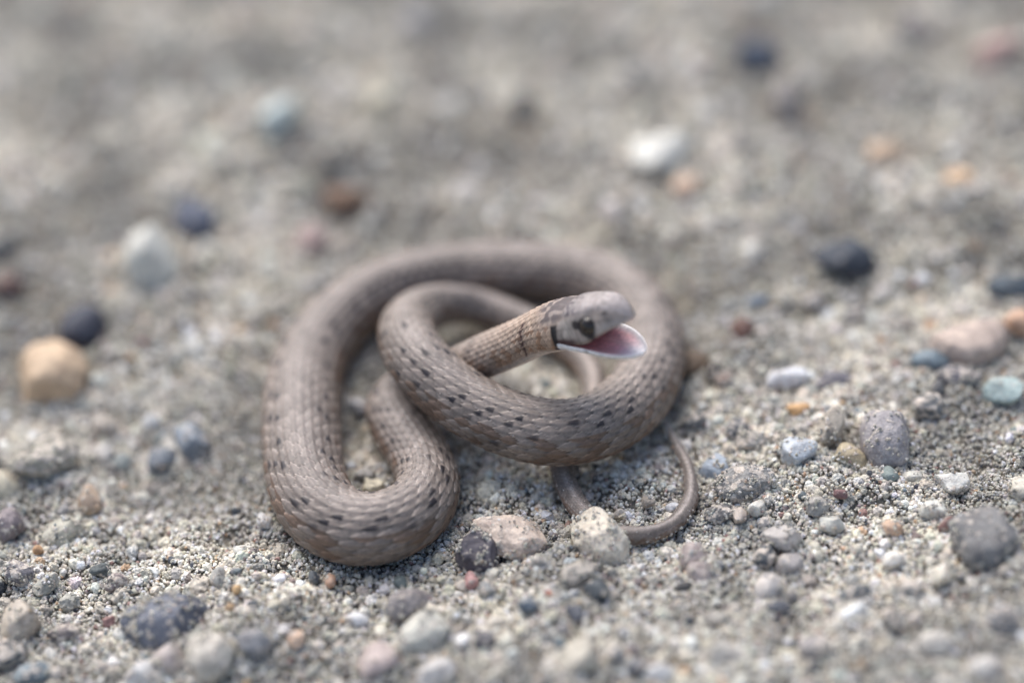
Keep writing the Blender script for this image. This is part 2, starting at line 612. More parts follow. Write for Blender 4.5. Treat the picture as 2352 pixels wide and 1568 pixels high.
            ring = np.concatenate([arc, chord])
            # pigment
            ad = np.abs(np.degrees(tr))
            nzv = np.array([mnoise.noise(Vector((x * 1.1, float(q) * 2.4, 3.3 + lo))) for q in tr])
            if lo:
                near = np.abs(np.abs(np.degrees(tr)) - 180)  # 0 belly, 90 lip
                ca = np.repeat(C_WHITE[None], len(tr), 0) * .92
                ca = ca * (1 - .10 * np.clip(nzv, 0, 1))[:, None]
                d2 = np.exp(-((x - 3.2) / .22) ** 2) * np.exp(-((near - 84) / 8) ** 2) * .7
                ca = ca * (1 - d2[:, None]) + C_DARK * d2[:, None]
                e_ = smooth01(np.abs(xs_), .70, .93)[:, None]
                pk = C_PINK * (1 - t) * (.72 + .28 * t) + np.array([.82, .56, .56]) * t
                pk = pk * (1 + .12 * np.sin(xs_ * 9 + t * 4))[:, None] * (1 - .25 * math.exp(-((t - .35) / .1) ** 2) * np.exp(-(xs_ / .2) ** 2))[:, None]
                cc = pk * (1 - e_) + C_WHITE * e_
                ft = float(smooth01(np.array(t), .62, .95))
                cc = cc * (1 - ft) + C_WHITE * ft
            else:
                ca = np.repeat(np.array([[.36, .318, .305]]), len(tr), 0)
                nz2 = np.array([mnoise.noise(Vector((x * 2.6, float(q) * 5.0, 8.1))) for q in tr])
                ca = ca * (1 + .35 * nzv + .35 * nz2)[:, None]
                sidew = smooth01(ad, 44, 58)[:, None]
                ca = ca * (1 - sidew) + np.array([.31, .262, .232]) * (1 + .30 * nzv + .30 * nz2)[:, None] * sidew
                # temple: paler shield
                tp = (np.exp(-((x - 1.7) / 1.1) ** 2) * smooth01(ad, 50, 60) * (.55 + .4 * smooth01(nz2, -.1, .25)))[:, None]
                ca = ca * (1 - tp) + np.array([.54, .475, .42]) * tp
                # bar down to the corner of the mouth
                br = (smooth01(np.array(x), .12, .04) * smooth01(ad, 62, 68))[:, None] * .97
                # dark line of the lip behind the eye
                lp = (smooth01(ad, 84, 88) * smooth01(np.array(x), 3.4, 1.5))[:, None] * .95
                # dark round the eye and below it
                dist = lambda dx, du, r0, r1: smooth01(np.minimum(*[np.linalg.norm(arc - (EYES[q] + ef * dx + eu * du + HS * q * .5), axis=1) for q in (1, -1)]), r0, r1)
                ey = (dist(0, 0, 1.0, .88))[:, None] * .95
                sb = np.maximum(dist(-1.05, .42, .52, .34), dist(.1, -.95, .48, .30))[:, None] * .9
                # crown mottle
                cm = (smooth01(np.array(x), 4.0, 2.4) * smooth01(ad, 58, 48) * smooth01(nz2 + .5 * nzv, -.14, .08))[:, None] * .9
                for mk, cx in ((cm, np.array([.10, .085, .095])), (br, C_DARK * .6), (lp, C_DARK + np.array([.03, 0, 0])),
                               (ey, C_DARK), (sb, C_DARK)):
                    ca = ca * (1 - mk) + cx * mk
                # seams between the head shields
                xb_ = np.array([2.4, 5.0])
                sx = max(math.exp(-((x - q) / .10) ** 2) for q in xb_)
                mid = math.exp(-max(0, .0)) if (x < 2.4 or 5.0 < x < 6.0) else 0
                seamc = np.maximum(sx * smooth01(ad, 55, 45), np.exp(-(np.degrees(tr) / 2.5) ** 2) * mid)
                seamc = np.maximum(seamc, np.exp(-((ad - 48) / 2.0) ** 2) * .8)
                sl_ = max(math.exp(-((x - q) / .09) ** 2) for q in (.9, 1.8, 2.7, 3.6, 4.5, 5.4, 6.2))
                seamc = np.maximum(seamc, sl_ * smooth01(ad, 70, 74))
                seamc = np.maximum(seamc, np.exp(-((ad - 73) / 1.6) ** 2) * .8)
                ca = ca * (1 - .34 * seamc[:, None])
                nostril = math.exp(-((x - 6.0) / .22) ** 2) * np.exp(-((ad - 58) / 4) ** 2)
                ca = ca * (1 - .9 * nostril[:, None])
                lipw = (smooth01(ad, 76, 84) * smooth01(np.array(x), 4.2, 5.2))[:, None] * .35
                ca = ca * (1 - lipw) + C_PALE * lipw
                cc = np.repeat((C_PINK * .9)[None], len(xs_), 0)
                e_ = smooth01(np.abs(xs_), .86, .95)[:, None]
                cc = cc * (1 - e_) + np.array([.6, .45, .42]) * e_
            if not lo:
                fb = (np.where(ad > 57, float(smooth01(np.array(x), .30, .05)), float(smooth01(np.array(x), 2.2, .1)))[:, None] * (1 - br))
                ca = ca * (1 - fb) + cols[0][ring0] * fb
            verts.append(ring); cols.append(np.concatenate([ca, cc]))
            cur = base + np.arange(len(ring)); base += len(ring)
            a0, b0 = prev, np.roll(prev, -1)
            a1, b1 = cur, np.roll(cur, -1)
            quads.append(np.stack([a0, a1, b1, b0], -1))
            prev = cur
        tipv = ring.mean(0)
        verts.append(tipv[None]); cols.append(cols[-1][:1])
        tri.append(np.stack([prev, np.roll(prev, -1), np.full(len(prev), base)], -1)); base += 1

    jaw(False, upper, th[q1:q3 + 1], LU, math.radians(0) + GAPE)
    jaw(True, lower, np.concatenate([th[q3:], th[:q1 + 1] + 2 * math.pi]), LL, 0.0)

    pk_ = np.random.default_rng(21).integers(0, NU * M, 900)
    pk_ = pk_[(V.reshape(-1, 3)[pk_] - np.repeat(C, M, 0)[pk_])[:, 2] > .35 * R[pk_ // M]][:130]
    low_ = (V.reshape(-1, 3)[:, 2] < 1.1) & (V.reshape(-1, 3)[:, 2] > .1)
    lw_ = np.where(low_)[0]
    lw_ = np.random.default_rng(22).choice(lw_, 900)
    SNAKE_GRAINS.append(V.reshape(-1, 3)[pk_]); SNAKE_GRAINS.append(V.reshape(-1, 3)[lw_])
    Vv = np.concatenate(verts); Cc = np.clip(np.concatenate(cols), 0, 1)
    me = np_mesh('snake', Vv, np.concatenate(quads), np.concatenate(tri))
    ca = me.color_attributes.new('pigment', 'FLOAT_COLOR', 'POINT')
    ca.data.foreach_set('color', np.concatenate([Cc, np.ones((len(Cc), 1))], 1).astype(np.float32).ravel())
    m = Nodes('snake_skin')
    at_ = m.n('ShaderNodeAttribute', attribute_name='pigment')
    tc = m.n('ShaderNodeTexCoord')
    nz = m.n('ShaderNodeTexNoise', i_Scale=2600.0, i_Detail=3.0)
    m.l(tc.outputs['Object'], nz.inputs['Vector'])
    vr = m.ramp(nz.outputs[0], [(0.3, (.82, .82, .82)), (0.7, (1.12, 1.10, 1.08))])
    c = m.mix(at_.outputs['Color'], vr, 1.0, 'MULTIPLY')
    m.l(c, m.p.inputs['Base Color'])
    m.p.inputs['Roughness'].default_value = 0.50
    m.p.inputs['Specular IOR Level'].default_value = 0.30
    m.p.inputs['Subsurface Weight'].default_value = 0.08
    m.p.inputs['Subsurface Radius'].default_value = (.0006, .0003, .0002)
    m.p.inputs['Subsurface Scale'].default_value = 1.0
    b = m.n('ShaderNodeBump', i_Strength=0.35, i_Distance=0.00005)
    m.l(nz.outputs[0], b.inputs['Height'])
    m.l(b.outputs[0], m.p.inputs['Normal'])
    o = link('snake', me, m.m)
    o['label'] = 'small grey-brown snake coiled on the sand, head raised and mouth gaping'
    o['category'] = 'snake'

    # ---------------- eyes
    em = Nodes('eye_black')
    tcg = em.n('ShaderNodeTexCoord')
    sep = em.n('ShaderNodeSeparateXYZ')
    em.l(tcg.outputs['Object'], sep.inputs[0])
    rr = em.ramp(sep.outputs['Z'], [(0.0, (.03, .022, .016)), (0.00055, (.055, .038, .022)), (0.0006, (.004, .004, .005)), (1, (.004, .004, .005))])
    em.l(rr, em.p.inputs['Base Color'])
    em.p.inputs['Roughness'].default_value = 0.05
    em.p.inputs['Specular IOR Level'].default_value = 0.5
    for sg in (1, -1):
        c_ = EYES[sg]
        v_, t_ = ico(4)
        me2 = np_mesh('eye', v_ * np.array([.84, .84, .76]), None, t_)
        e = link('eye', me2, em.m, o)
        zax = Vector(HS * sg + eu * .25 + ef * .2).normalized()
        e.matrix_local = Matrix.Translation(Vector(c_ * MM)) @ zax.to_track_quat('Z', 'Y').to_matrix().to_4x4()
    return o


_ico = {}


def ico(sub):
    if sub in _ico:
        return _ico[sub]
    import bmesh
    bm = bmesh.new()
    bmesh.ops.create_icosphere(bm, subdivisions=sub, radius=1)
    v = np.array([q.co[:] for q in bm.verts])
    t = np.array([[x.index for x in f.verts] for f in bm.faces])
    bm.free()
    _ico[sub] = (v, t)
    return v, t


snake = build_snake()

# ------------------------------------------------------------------ pebbles
def pebble_material(name, rough, spec_amt, dust, fine, sss=0.0, coarse=700.0):
    m = Nodes(name)
    oi = m.n('ShaderNodeObjectInfo')
    tc = m.n('ShaderNodeTexCoord')
    gm = m.n('ShaderNodeNewGeometry')
    off = m.n('ShaderNodeVectorMath', operation='ADD')
    m.l(tc.outputs['Object'], off.inputs[0])
    m.l(oi.outputs['Random'], off.inputs[1])
    n1 = m.n('ShaderNodeTexNoise', i_Scale=coarse, i_Detail=5.0, i_Roughness=.6)
    n2 = m.n('ShaderNodeTexNoise', i_Scale=4200.0, i_Detail=3.0)
    n3 = m.n('ShaderNodeTexNoise', i_Scale=1500.0, i_Detail=3.0)
    for q in (n1, n2, n3):
        m.l(off.outputs[0], q.inputs['Vector'])
    v1 = m.ramp(n1.outputs[0], [(0.28, (.62, .60, .60)), (0.5, (1, 1, 1)), (0.72, (1.32, 1.32, 1.28))])
    c = m.mix(oi.outputs['Color'], v1, 1.0, 'MULTIPLY')
    v2 = m.ramp(n2.outputs[0], [(0.30, (1 - fine,) * 3), (0.5, (1, 1, 1)), (0.70, (1 + fine,) * 3)])
    c = m.mix(c, v2, 1.0, 'MULTIPLY')
    # sand sticking in patches
    sand = m.ramp(n2.outputs[0], [(0.35, (.42, .36, .30)), (0.6, (.62, .55, .48))])
    patch = m.ramp(n3.outputs[0], [(0.62 - dust * .35, (0, 0, 0)), (0.70 - dust * .30, (1, 1, 1))])
    c = m.mix(c, sand, patch)
    m.l(c, m.p.inputs['Base Color'])
    m.p.inputs['Roughness'].default_value = rough
    m.p.inputs['Specular IOR Level'].default_value = spec_amt
    if sss:
        m.p.inputs['Subsurface Weight'].default_value = sss
        m.p.inputs['Subsurface Radius'].default_value = (.0012, .0010, .0008)
        m.p.inputs['Subsurface Scale'].default_value = 1.0
    b = m.n('ShaderNodeBump', i_Strength=0.7, i_Distance=0.00012)
    b2 = m.n('ShaderNodeMath', operation='ADD')
    m.l(n2.outputs[0], b2.inputs[0]); m.l(patch, b2.inputs[1])
    m.l(b2.outputs[0], b.inputs['Height'])
    m.l(b.outputs[0], m.p.inputs['Normal'])
    return m.m


MATS = {
    'c': pebble_material('clean_stone', .6, .35, -.25, .14),
    's': pebble_material('smooth_stone', .62, .35, .14, .20),
    'r': pebble_material('rough_stone', .8, .3, .45, .30, coarse=1100.0),
    'q': pebble_material('quartz_stone', .45, .45, .12, .12, .25),
}

CREAM = (.58, .53, .42); WHITE = (.68, .66, .62); TAN = (.42, .34, .25); GREY = (.22, .215, .21)
SLATE = (.085, .105, .14); BLUEBLK = (.035, .045, .065); BLACK = (.025, .025, .028); ORANGE = (.50, .30, .15)
PEACH = (.60, .40, .27); MAUVE = (.25, .21, .22); PINK = (.48, .31, .27); PURPLE = (.09, .07, .095)
REDBR = (.20, .085, .06); TEAL = (.16, .20, .21); PALETEAL = (.36, .50, .48); PALEBLUE = (.40, .46, .52)
BEIGE = (.48, .40, .32); BROWN = (.15, .10, .06); RED = (.55, .17, .09)

# x, y, width, height (picture units), tilt deg, colour, finish, angularity 0..1, sand cover, label
PEBBLES = [
    (1530, 345, 185, 100, 25, (.66, .64, .56), 'q', .4, 0, 'biggest cream-white pebble, blurred, well behind the snake\'s raised head'),
    (1570, 425, 70, 45, 20, PEACH, 's', .3, 0, 'faint peach pebble touching the underside of the big cream-white pebble'),
    (340, 585, 130, 165, 0, (.62, .60, .52), 's', .4, 0, 'large pale tear-shaped pebble beyond the coil, below a dark blue-grey one'),
    (448, 505, 115, 75, -10, (.07, .085, .13), 's', .3, 0, 'blurred dark blue-grey pebble above and beside the pale tear-shaped pebble'),
    (795, 455, 95, 75, 15, (.16, .085, .045), 's', .3, 0, 'blurred rusty brown pebble standing behind the coil, above a pink one'),
    (722, 545, 85, 85, 10, (.38, .26, .23), 's', .3, 0, 'dull pink pebble just behind the coil, below the rusty brown one'),
    (640, 268, 75, 125, 25, (.50, .57, .54), 's', .5, 0, 'pale turquoise sliver of stone, very blurred, far behind the coil'),
    (880, 235, 65, 70, 0, (.56, .50, .36), 's', .2, 0, 'faint yellow pebble far behind the coil, beyond the turquoise sliver'),
    (1203, 255, 65, 60, 0, BLACK, 's', .3, 0, 'lone black pebble far behind the coil, near the middle of the background'),
    (1748, 130, 90, 85, -30, (.06, .08, .12), 's', .3, 0, 'blurred blue-black pebble at the top of the view, farthest dark one'),
    (1808, 245, 70, 90, 0, (.09, .09, .11), 'r', .3, 0, 'dark grey pebble just below the farthest blue-black one'),
    (1700, 330, 60, 60, 0, GREY, 'r', .3, 0, 'mid grey stone beyond the far side of the big cream-white pebble'),
    (1940, 590, 140, 95, 0, BLUEBLK, 's', .25, 0, 'large round blue-black pebble standing alone, behind and beside the coil'),
    (2200, 415, 115, 52, 30, (.55, .33, .16), 's', .3, 0, 'long vivid orange pebble, blurred, tilted up at one end'),
    (2030, 350, 85, 60, 0, (.56, .38, .24), 's', .3, 0, 'pale orange pebble, blurred, behind the vivid orange one'),
    (2290, 115, 110, 65, 10, (.40, .17, .15), 'r', .3, 0, 'dull red pebble in the far corner of the view'),
    (2100, 60, 120, 70, 15, (.15, .14, .15), 'r', .3, 0, 'wide dark grey stone at the far edge, near the dull red pebble'),
    (2318, 658, 130, 52, -8, (.05, .075, .10), 's', .4, 0, 'flat dark slate pebble cut by the picture edge, behind the pinkish oval'),
    (2235, 785, 205, 105, 3, (.52, .39, .31), 's', .15, 0, 'big smooth pinkish-beige oval pebble'),
    (2338, 735, 70, 60, 0, (.55, .32, .19), 's', .2, 0, 'orange pebble cut by the picture edge, touching the pinkish-beige oval'),
    (2132, 828, 85, 62, -15, (.16, .21, .24), 's', .3, 0, 'teal-grey pebble tucked under the near end of the pinkish-beige oval'),
    (2200, 862, 110, 50, -10, (.12, .11, .14), 'r', .3, .3, 'dark violet-grey stone in the shade below the pinkish-beige oval'),
    (1706, 752, 68, 60, 0, (.13, .06, .045), 's', .35, 0, 'dark maroon pebble on open sand beside the coil'),
    (1752, 765, 50, 45, 0, (.18, .16, .16), 'r', .3, 0, 'grey stone touching the dark maroon pebble'),
    (1738, 690, 62, 28, 0, (.13, .17, .22), 's', .2, 0, 'thin blue-grey pebble lying flat behind the dark maroon one'),
    (1870, 690, 55, 40, 0, (.22, .21, .21), 'r', .3, 0, 'small grey stone in front of the large round blue-black pebble'),
    (1965, 720, 60, 40, 0, (.16, .16, .17), 'r', .3, 0, 'smoke-grey stone on the sand between blue-black and pinkish-beige pebbles'),
    (2080, 740, 50, 30, 0, (.18, .17, .16), 'r', .3, 0, 'charcoal chip just behind the teal-grey pebble'),
    (124, 845, 164, 146, 5, (.54, .37, .22), 's', .3, 0, 'big orange-tan pebble, the brightest orange one, beside a blue-black stone'),
    (198, 742, 120, 115, -20, (.045, .05, .075), 's', .45, 0, 'blue-black stone right behind the big orange-tan pebble'),
    (18, 652, 75, 60, 0, (.14, .075, .06), 's', .3, 0, 'dark reddish-brown pebble at the picture edge behind the big orange-tan one'),
    (5, 570, 70, 60, 0, (.08, .08, .08), 's', .3, 0, 'dark pebble at the picture edge, beyond the reddish-brown one'),
    (440, 1005, 100, 105, -25, (.20, .235, .28), 's', .8, .05, 'angular blue-grey stone with a sharp top, beside the thick outer coil'),
    (372, 1048, 80, 70, 0, (.12, .145, .18), 's', .5, .05, 'darker slate chip leaning against the angular blue-grey stone'),
    (470, 1045, 40, 30, 0, BLACK, 'r', .5, 0, 'tiny black chip under the angular blue-grey stone'),
    (108, 1048, 165, 125, 25, (.34, .31, .24), 'r', .35, .4, 'lumpy sand-coated grey-tan pebble below the big orange-tan one'),
    (5, 1115, 75, 75, 0, (.60, .52, .36), 's', .4, .1, 'cream-yellow pebble at the picture edge under the lumpy grey-tan one'),
    (55, 990, 45, 35, 0, CREAM, 'q', .4, 0, 'small cream pebble behind the lumpy grey-tan one'),
    (235, 975, 70, 50, 0, (.30, .25, .20), 'r', .4, .2, 'brownish stone beyond the lumpy grey-tan pebble, nearer the coil'),
    (350, 965, 45, 40, 0, WHITE, 'q', .5, 0, 'small white pebble behind the darker slate chip'),
    (1598, 830, 75, 62, -20, (.16, .10, .055), 's', .3, 0, 'brown pebble touching the far outer side of the coil'),
    (1642, 848, 42, 40, 0, BLACK, 'r', .4, 0, 'small black stone next to the brown pebble by the coil'),
    (1803, 868, 108, 38, -6, (.70, .69, .70), 'q', .35, 0, 'long flat white pebble on the sand beside the coil'),
    (1916, 872, 92, 44, 8, (.11, .10, .13), 's', .3, .05, 'flat dark violet pebble next to the long flat white one'),
    (1660, 870, 40, 30, 0, (.24, .16, .13), 'r', .4, 0, 'little brown stone between the coil and the long flat white pebble'),
    (1832, 938, 50, 28, 0, (.62, .34, .12), 's', .3, 0, 'tiny bright orange pebble above a tan and a mauve-grey one'),
    (1905, 985, 66, 78, 5, (.44, .37, .28), 'q', .35, .25, 'tan egg-shaped pebble standing next to the big mauve-grey one'),
    (2032, 1002, 118, 140, 8, (.32, .285, .29), 's', .15, .12, 'big upright mauve-grey pebble, flat-faced, with sand at its foot'),
    (1950, 1048, 80, 60, -20, (.46, .36, .20), 'q', .4, .35, 'ochre-edged stone at the foot of the big mauve-grey pebble'),
    (1830, 1030, 92, 78, 30, (.46, .50, .54), 'q', .5, .15, 'bluish-white angular pebble half under the sand, by the tan egg-shaped one'),
    (1648, 1072, 78, 62, 35, (.32, .38, .45), 'q', .4, .12, 'pale blue pebble just outside the loop of the tail'),
    (2122, 928, 75, 60, 0, (.11, .12, .13), 'r', .5, .2, 'dark slate stone behind the big mauve-grey pebble'),
    (2300, 892, 100, 60, -15, (.34, .45, .43), 'q', .4, .05, 'pale green-teal pebble below the pinkish-beige oval'),
    (1940, 905, 50, 40, 0, TAN, 'r', .4, .3, 'sandy tan stone between the dark violet and the tan egg-shaped pebble'),
    (2045, 1090, 46, 34, 0, (.16, .21, .20), 's', .4, .05, 'small teal chip below the big mauve-grey pebble'),
    (2094, 1092, 50, 26, 0, (.60, .56, .47), 'q', .4, .1, 'thin cream chip beside the small teal one'),
    (2192, 1106, 92, 66, 5, (.66, .63, .56), 'q', .75, .12, 'bright white faceted stone above the large round grey pebble'),
    (2345, 1118, 70, 60, 0, (.60, .54, .42), 'q', .5, .2, 'cream stone at the picture edge behind the large round grey pebble'),
    (2262, 1235, 165, 135, 5, (.165, .16, .16), 's', .2, .10, 'large round dark grey pebble, the biggest in the nearer sand'),
    (2175, 1200, 36, 50, 30, (.18, .07, .06), 's', .4, .05, 'slim dark red chip against the large round dark grey pebble'),
    (2140, 1165, 80, 52, 10, (.62, .60, .52), 'q', .6, .4, 'white sandy stone between the dark red chip and the faceted white stone'),
    (1708, 1108, 140, 85, 0, (.24, .23, .22), 'r', .2, .75, 'grey stone under a crust of sand beside the tail loop'),
    (1660, 1175, 95, 55, 0, (.14, .13, .13), 'r', .5, .35, 'dark brown-grey stone below the sand-crusted grey one'),
    (1737, 1166, 44, 38, 0, (.62, .58, .50), 'q', .6, .1, 'small pale quartz grain-stone in front of the sand-crusted grey one'),
    (1700, 1180, 44, 40, 0, (.52, .42, .34), 'q', .5, .15, 'small pinkish quartz stone next to the small pale one'),
    (1880, 1158, 75, 48, 0, (.36, .33, .29), 'q', .5, .45, 'greyish quartz stone crusted with grains, mid way to the white faceted stone'),
    (1928, 1133, 38, 17, -5, (.20, .08, .08), 's', .2, 0, 'tiny flat dark red stone behind the crusted quartz stone'),
    (1845, 1136, 24, 22, 0, (.05, .08, .10), 's', .3, 0, 'tiny blue-black bead of stone behind the crusted quartz stone'),
    (1912, 1200, 80, 56, -30, (.46, .45, .40), 'q', .8, .3, 'sharp-edged pale grey stone lying below the crusted quartz stone'),
    (2050, 1210, 64, 42, 10, (.60, .37, .22), 'q', .6, .15, 'peach-orange stone between the sharp pale grey and the round dark grey ones'),
    (1800, 1232, 110, 66, -5, (.42, .38, .35), 'q', .6, .25, 'wide translucent pinkish-grey stone at the front of the sand bank'),
    (1760, 1278, 62, 52, 0, (.05, .065, .085), 'r', .6, .25, 'dark blue-black cluster stone below the translucent pinkish-grey one'),
    (1815, 1288, 70, 56, 0, (.44, .39, .36), 's', .4, .1, 'rounded greige pebble beside the dark blue-black cluster stone'),
    (2053, 1282, 56, 44, 0, (.64, .60, .53), 'q', .6, .1, 'off-white stone between two dark gaps, before the round dark grey pebble'),
    (2162, 1316, 52, 46, 0, (.64, .57, .45), 'q', .5, .05, 'cream stone at the near foot of the large round dark grey pebble'),
    (2090, 1350, 60, 40, 0, (.24, .24, .22), 'r', .4, .1, 'dull olive-grey stone in the blurred near sand'),
    (1766, 1346, 92, 62, 25, (.60, .53, .47), 'q', .4, .05, 'pale pinkish oval pebble blurred in the near sand'),
    (1778, 1394, 66, 32, 0, (.05, .06, .085), 's', .4, 0, 'flat blue-black chip in front of the pale pinkish oval pebble'),
    (1956, 1366, 86, 36, 5, (.10, .12, .135), 'r', .4, .1, 'flat dark slate chip behind a bright white sliver'),
    (1954, 1408, 78, 32, 22, (.80, .79, .76), 'q', .3, 0, 'bright white sliver of stone in the blurred near sand'),
    (2050, 1420, 50, 60, 0, (.10, .095, .095), 'r', .4, .1, 'dark stone beside the bright white sliver'),
    (1569, 1346, 42, 24, 0, BLACK, 's', .3, 0, 'small flat black chip in the near sand below the pink translucent stone'),
    (1195, 1236, 185, 112, -14, (.64, .49, .38), 'q', .7, .3, 'flat tan-pink quartz slab lying in front of the coil'),
    (1240, 1290, 40, 36, 0, (.50, .46, .40), 'q', .5, .2, 'pale chip under the lower corner of the tan-pink quartz slab'),
    (1098, 1256, 142, 134, -10, (.065, .052, .075), 's', .85, .26, 'dark purple angular rock dusted with sand, between coil and quartz slab'),
    (1380, 1232, 134, 140, -35, (.82, .70, .53), 'q', .35, .35, 'cream lump with ochre underside leaning on the tail, thickly sanded'),
    (1592, 1272, 76, 80, 0, (.40, .31, .28), 'q', .4, .4, 'rosy translucent stone just outside the near bend of the tail loop'),
    (1610, 1310, 70, 50, 0, (.38, .30, .27), 'q', .4, .3, 'dusky pink stone in front of the rosy translucent one'),
    (1372, 1352, 52, 54, 0, (.05, .065, .08), 's', .2, .08, 'round blue-black pebble in front of the cream lump'),
    (1335, 1310, 70, 60, 0, (.44, .38, .31), 'q', .5, .5, 'sandy lump between the round blue-black pebble and the cream lump'),
    (1215, 1385, 52, 42, 0, (.09, .13, .18), 's', .5, .05, 'bluish angular chip in the near gravel, below the quartz slab'),
    (1122, 1352, 52, 48, 0, (.24, .25, .25), 'r', .5, .2, 'speckled grey stone below the dark purple rock'),
    (1083, 1330, 38, 42, 0, (.46, .22, .21), 's', .4, .05, 'small rose-pink stone below the dark purple rock'),
    (1060, 1345, 40, 34, 0, (.54, .46, .38), 'q', .4, .1, 'pale stone pressed against the small rose-pink one'),
    (1130, 1315, 32, 30, 0, (.66, .60, .48), 'q', .3, 0, 'light cream bead at the near edge of the dark purple rock'),
    (1260, 1366, 32, 30, 0, RED, 's', .3, 0, 'tiny red-orange bead of stone in the near gravel'),
    (934, 1382, 100, 78, 0, (.20, .175, .175), 's', .35, .12, 'half-buried mauve-brown stone in front of the near bend of the coil'),
    (918, 1335, 36, 34, 0, (.05, .085, .09), 's', .5, .05, 'dark teal chip between the coil and the mauve-brown stone'),
    (974, 1310, 16, 15, 0, (.75, .74, .55), 'q', .2, 0, 'tiny glossy yellow-white bead near the coil\'s front bend'),
    (822, 1422, 56, 30, -5, (.72, .70, .68), 'q', .4, 0, 'flat white chip below the mauve-brown stone'),
    (965, 1458, 130, 82, 10, (.52, .50, .42), 'q', .4, .2, 'broad cream-grey lump blurred at the near edge'),
    (860, 1512, 95, 80, 0, (.50, .38, .34), 'q', .4, .2, 'blurred pinkish lump beside the broad cream-grey one'),
    (1112, 1466, 56, 48, 0, (.09, .085, .10), 's', .4, .08, 'blurred dark grey pebble at the near edge, next to a white one'),
    (1063, 1470, 42, 30, 0, (.66, .64, .62), 'q', .3, 0, 'small white pebble next to the blurred dark grey one'),
    (1321, 1405, 38, 34, 0, (.07, .08, .11), 's', .3, 0, 'smaller navy pebble in front of the round blue-black one'),
    (1464, 1529, 56, 38, 0, (.06, .075, .11), 's', .3, 0, 'blurred navy pebble near the bottom edge, flat'),
    (1414, 1498, 48, 40, 0, (.13, .14, .16), 'r', .3, .1, 'blurred grey-blue pebble behind the flat navy one at the bottom edge'),
    (1327, 1508, 130, 80, 0, (.54, .48, .37), 'q', .3, .3, 'broad blurred cream mound-like stone at the bottom edge'),
    (1140, 1426, 56, 28, 5, (.60, .53, .42), 'q', .3, 0, 'thin cream pebble lying flat in the near gravel'),
    (1010, 1540, 110, 60, 0, (.50, .47, .44), 'q', .3, .2, 'pale stone at the bottom edge below the white and dark grey pair'),
    (1515, 1545, 75, 46, 0, (.66, .64, .61), 'q', .3, 0, 'whitish blurred pebble at the bottom edge by the flat navy one'),
    (375, 1412, 210, 120, 5, (.085, .10, .145), 's', .3, .62, 'large buried slate-blue stone peppered with sand grains'),
    (500, 1322, 46, 46, 0, (.34, .33, .30), 's', .1, .05, 'round grey bead of stone beyond the buried slate-blue one'),
    (556, 1265, 34, 32, 0, (.54, .52, .46), 'q', .2, 0, 'round pale bead beyond the round grey one'),
    (643, 1328, 42, 34, 0, (.72, .71, .74), 'q', .7, 0, 'bright white angular chip in the sharp sand near the coil'),
    (722, 1324, 30, 38, 0, (.07, .09, .11), 's', .6, .05, 'dark blue chip next to the bright white angular one'),
    (760, 1330, 32, 36, 0, (.52, .28, .16), 'q', .5, .1, 'small rust-orange stone next to the dark blue chip'),
    (545, 1350, 22, 20, 0, (.58, .34, .12), 's', .2, 0, 'tiny amber bead among the sharp sand grains'),
    (206, 1150, 66, 64, 0, (.44, .30, .19), 'q', .4, .45, 'sandy pebble with an amber underside, below the lumpy grey-tan one'),
    (145, 1215, 92, 62, 30, (.40, .37, .28), 'q', .4, .5, 'slanting crusted pebble in front of the amber-bottomed one'),
    (88, 1260, 26, 24, 0, (.60, .31, .11), 's', .3, 0, 'tiny orange bead by the slanting crusted pebble'),
    (20, 1195, 65, 75, 0, (.22, .17, .18), 's', .4, .1, 'dull mauve stone at the picture edge by the slanting crusted pebble'),
    (40, 1310, 90, 55, 0, (.19, .17, .185), 'r', .4, .3, 'mauve-grey flat stone at the picture edge in the sharp sand'),
    (105, 1345, 80, 36, 25, (.40, .39, .33), 'q', .5, .35, 'thin slanted grey-green flake in the sharp sand'),
    (235, 1305, 46, 32, 0, (.06, .08, .085), 's', .3, .1, 'dark bottle-green pebble with pale grains on it'),
    (270, 1330, 60, 40, 0, (.25, .19, .18), 'r', .4, .25, 'dusky brown stone beside the dark bottle-green pebble'),
    (95, 1322, 24, 18, 0, (.76, .74, .76), 'q', .6, 0, 'tiny bright white chip behind the thin grey-green flake'),
    (42, 1428, 95, 105, 10, (.46, .38, .29), 'q', .4, .3, 'big beige lump at the picture edge in the near sand'),
    (20, 1495, 90, 70, 0, (.085, .09, .095), 'r', .4, .2, 'charcoal stone in front of the big beige lump'),
    (150, 1450, 80, 42, 0, (.16, .13, .13), 'r', .4, .3, 'dark brownish flat stone beside the big beige lump'),
    (484, 1500, 120, 110, 0, (.52, .47, .39), 'q', .35, .3, 'blurred cream boulder-like lump at the bottom edge'),
    (385, 1505, 90, 60, 0, (.44, .36, .33), 'q', .35, .3, 'blurred pink-grey lump beside the cream boulder-like lump'),
    (588, 1470, 80, 62, 0, (.20, .20, .215), 's', .5, .15, 'dark grey-blue stone next to the cream boulder-like lump'),
    (682, 1462, 40, 42, 0, (.66, .43, .28), 's', .2, 0, 'smooth peach bead in the blurred near sand'),
    (285, 1452, 60, 32, 0, (.64, .62, .55), 'q', .5, .1, 'white-green chip just in front of the buried slate-blue stone'),
    (330, 1545, 90, 60, 0, (.62, .60, .58), 'q', .3, .1, 'whitish blurred stone at the bottom edge below the pink-grey lump'),
    (75, 1545, 90, 50, 0, (.16, .21, .24), 's', .3, .1, 'blue-grey blurred stone at the bottom corner'),
    (1870, 1480, 90, 60, 0, (.30, .27, .27), 'r', .3, .2, 'greyish blurred stone at the bottom edge below the white sliver'),
    (2150, 1475, 100, 60, 0, (.50, .46, .40), 'q', .3, .1, 'pale blurred stone near the bottom corner'),
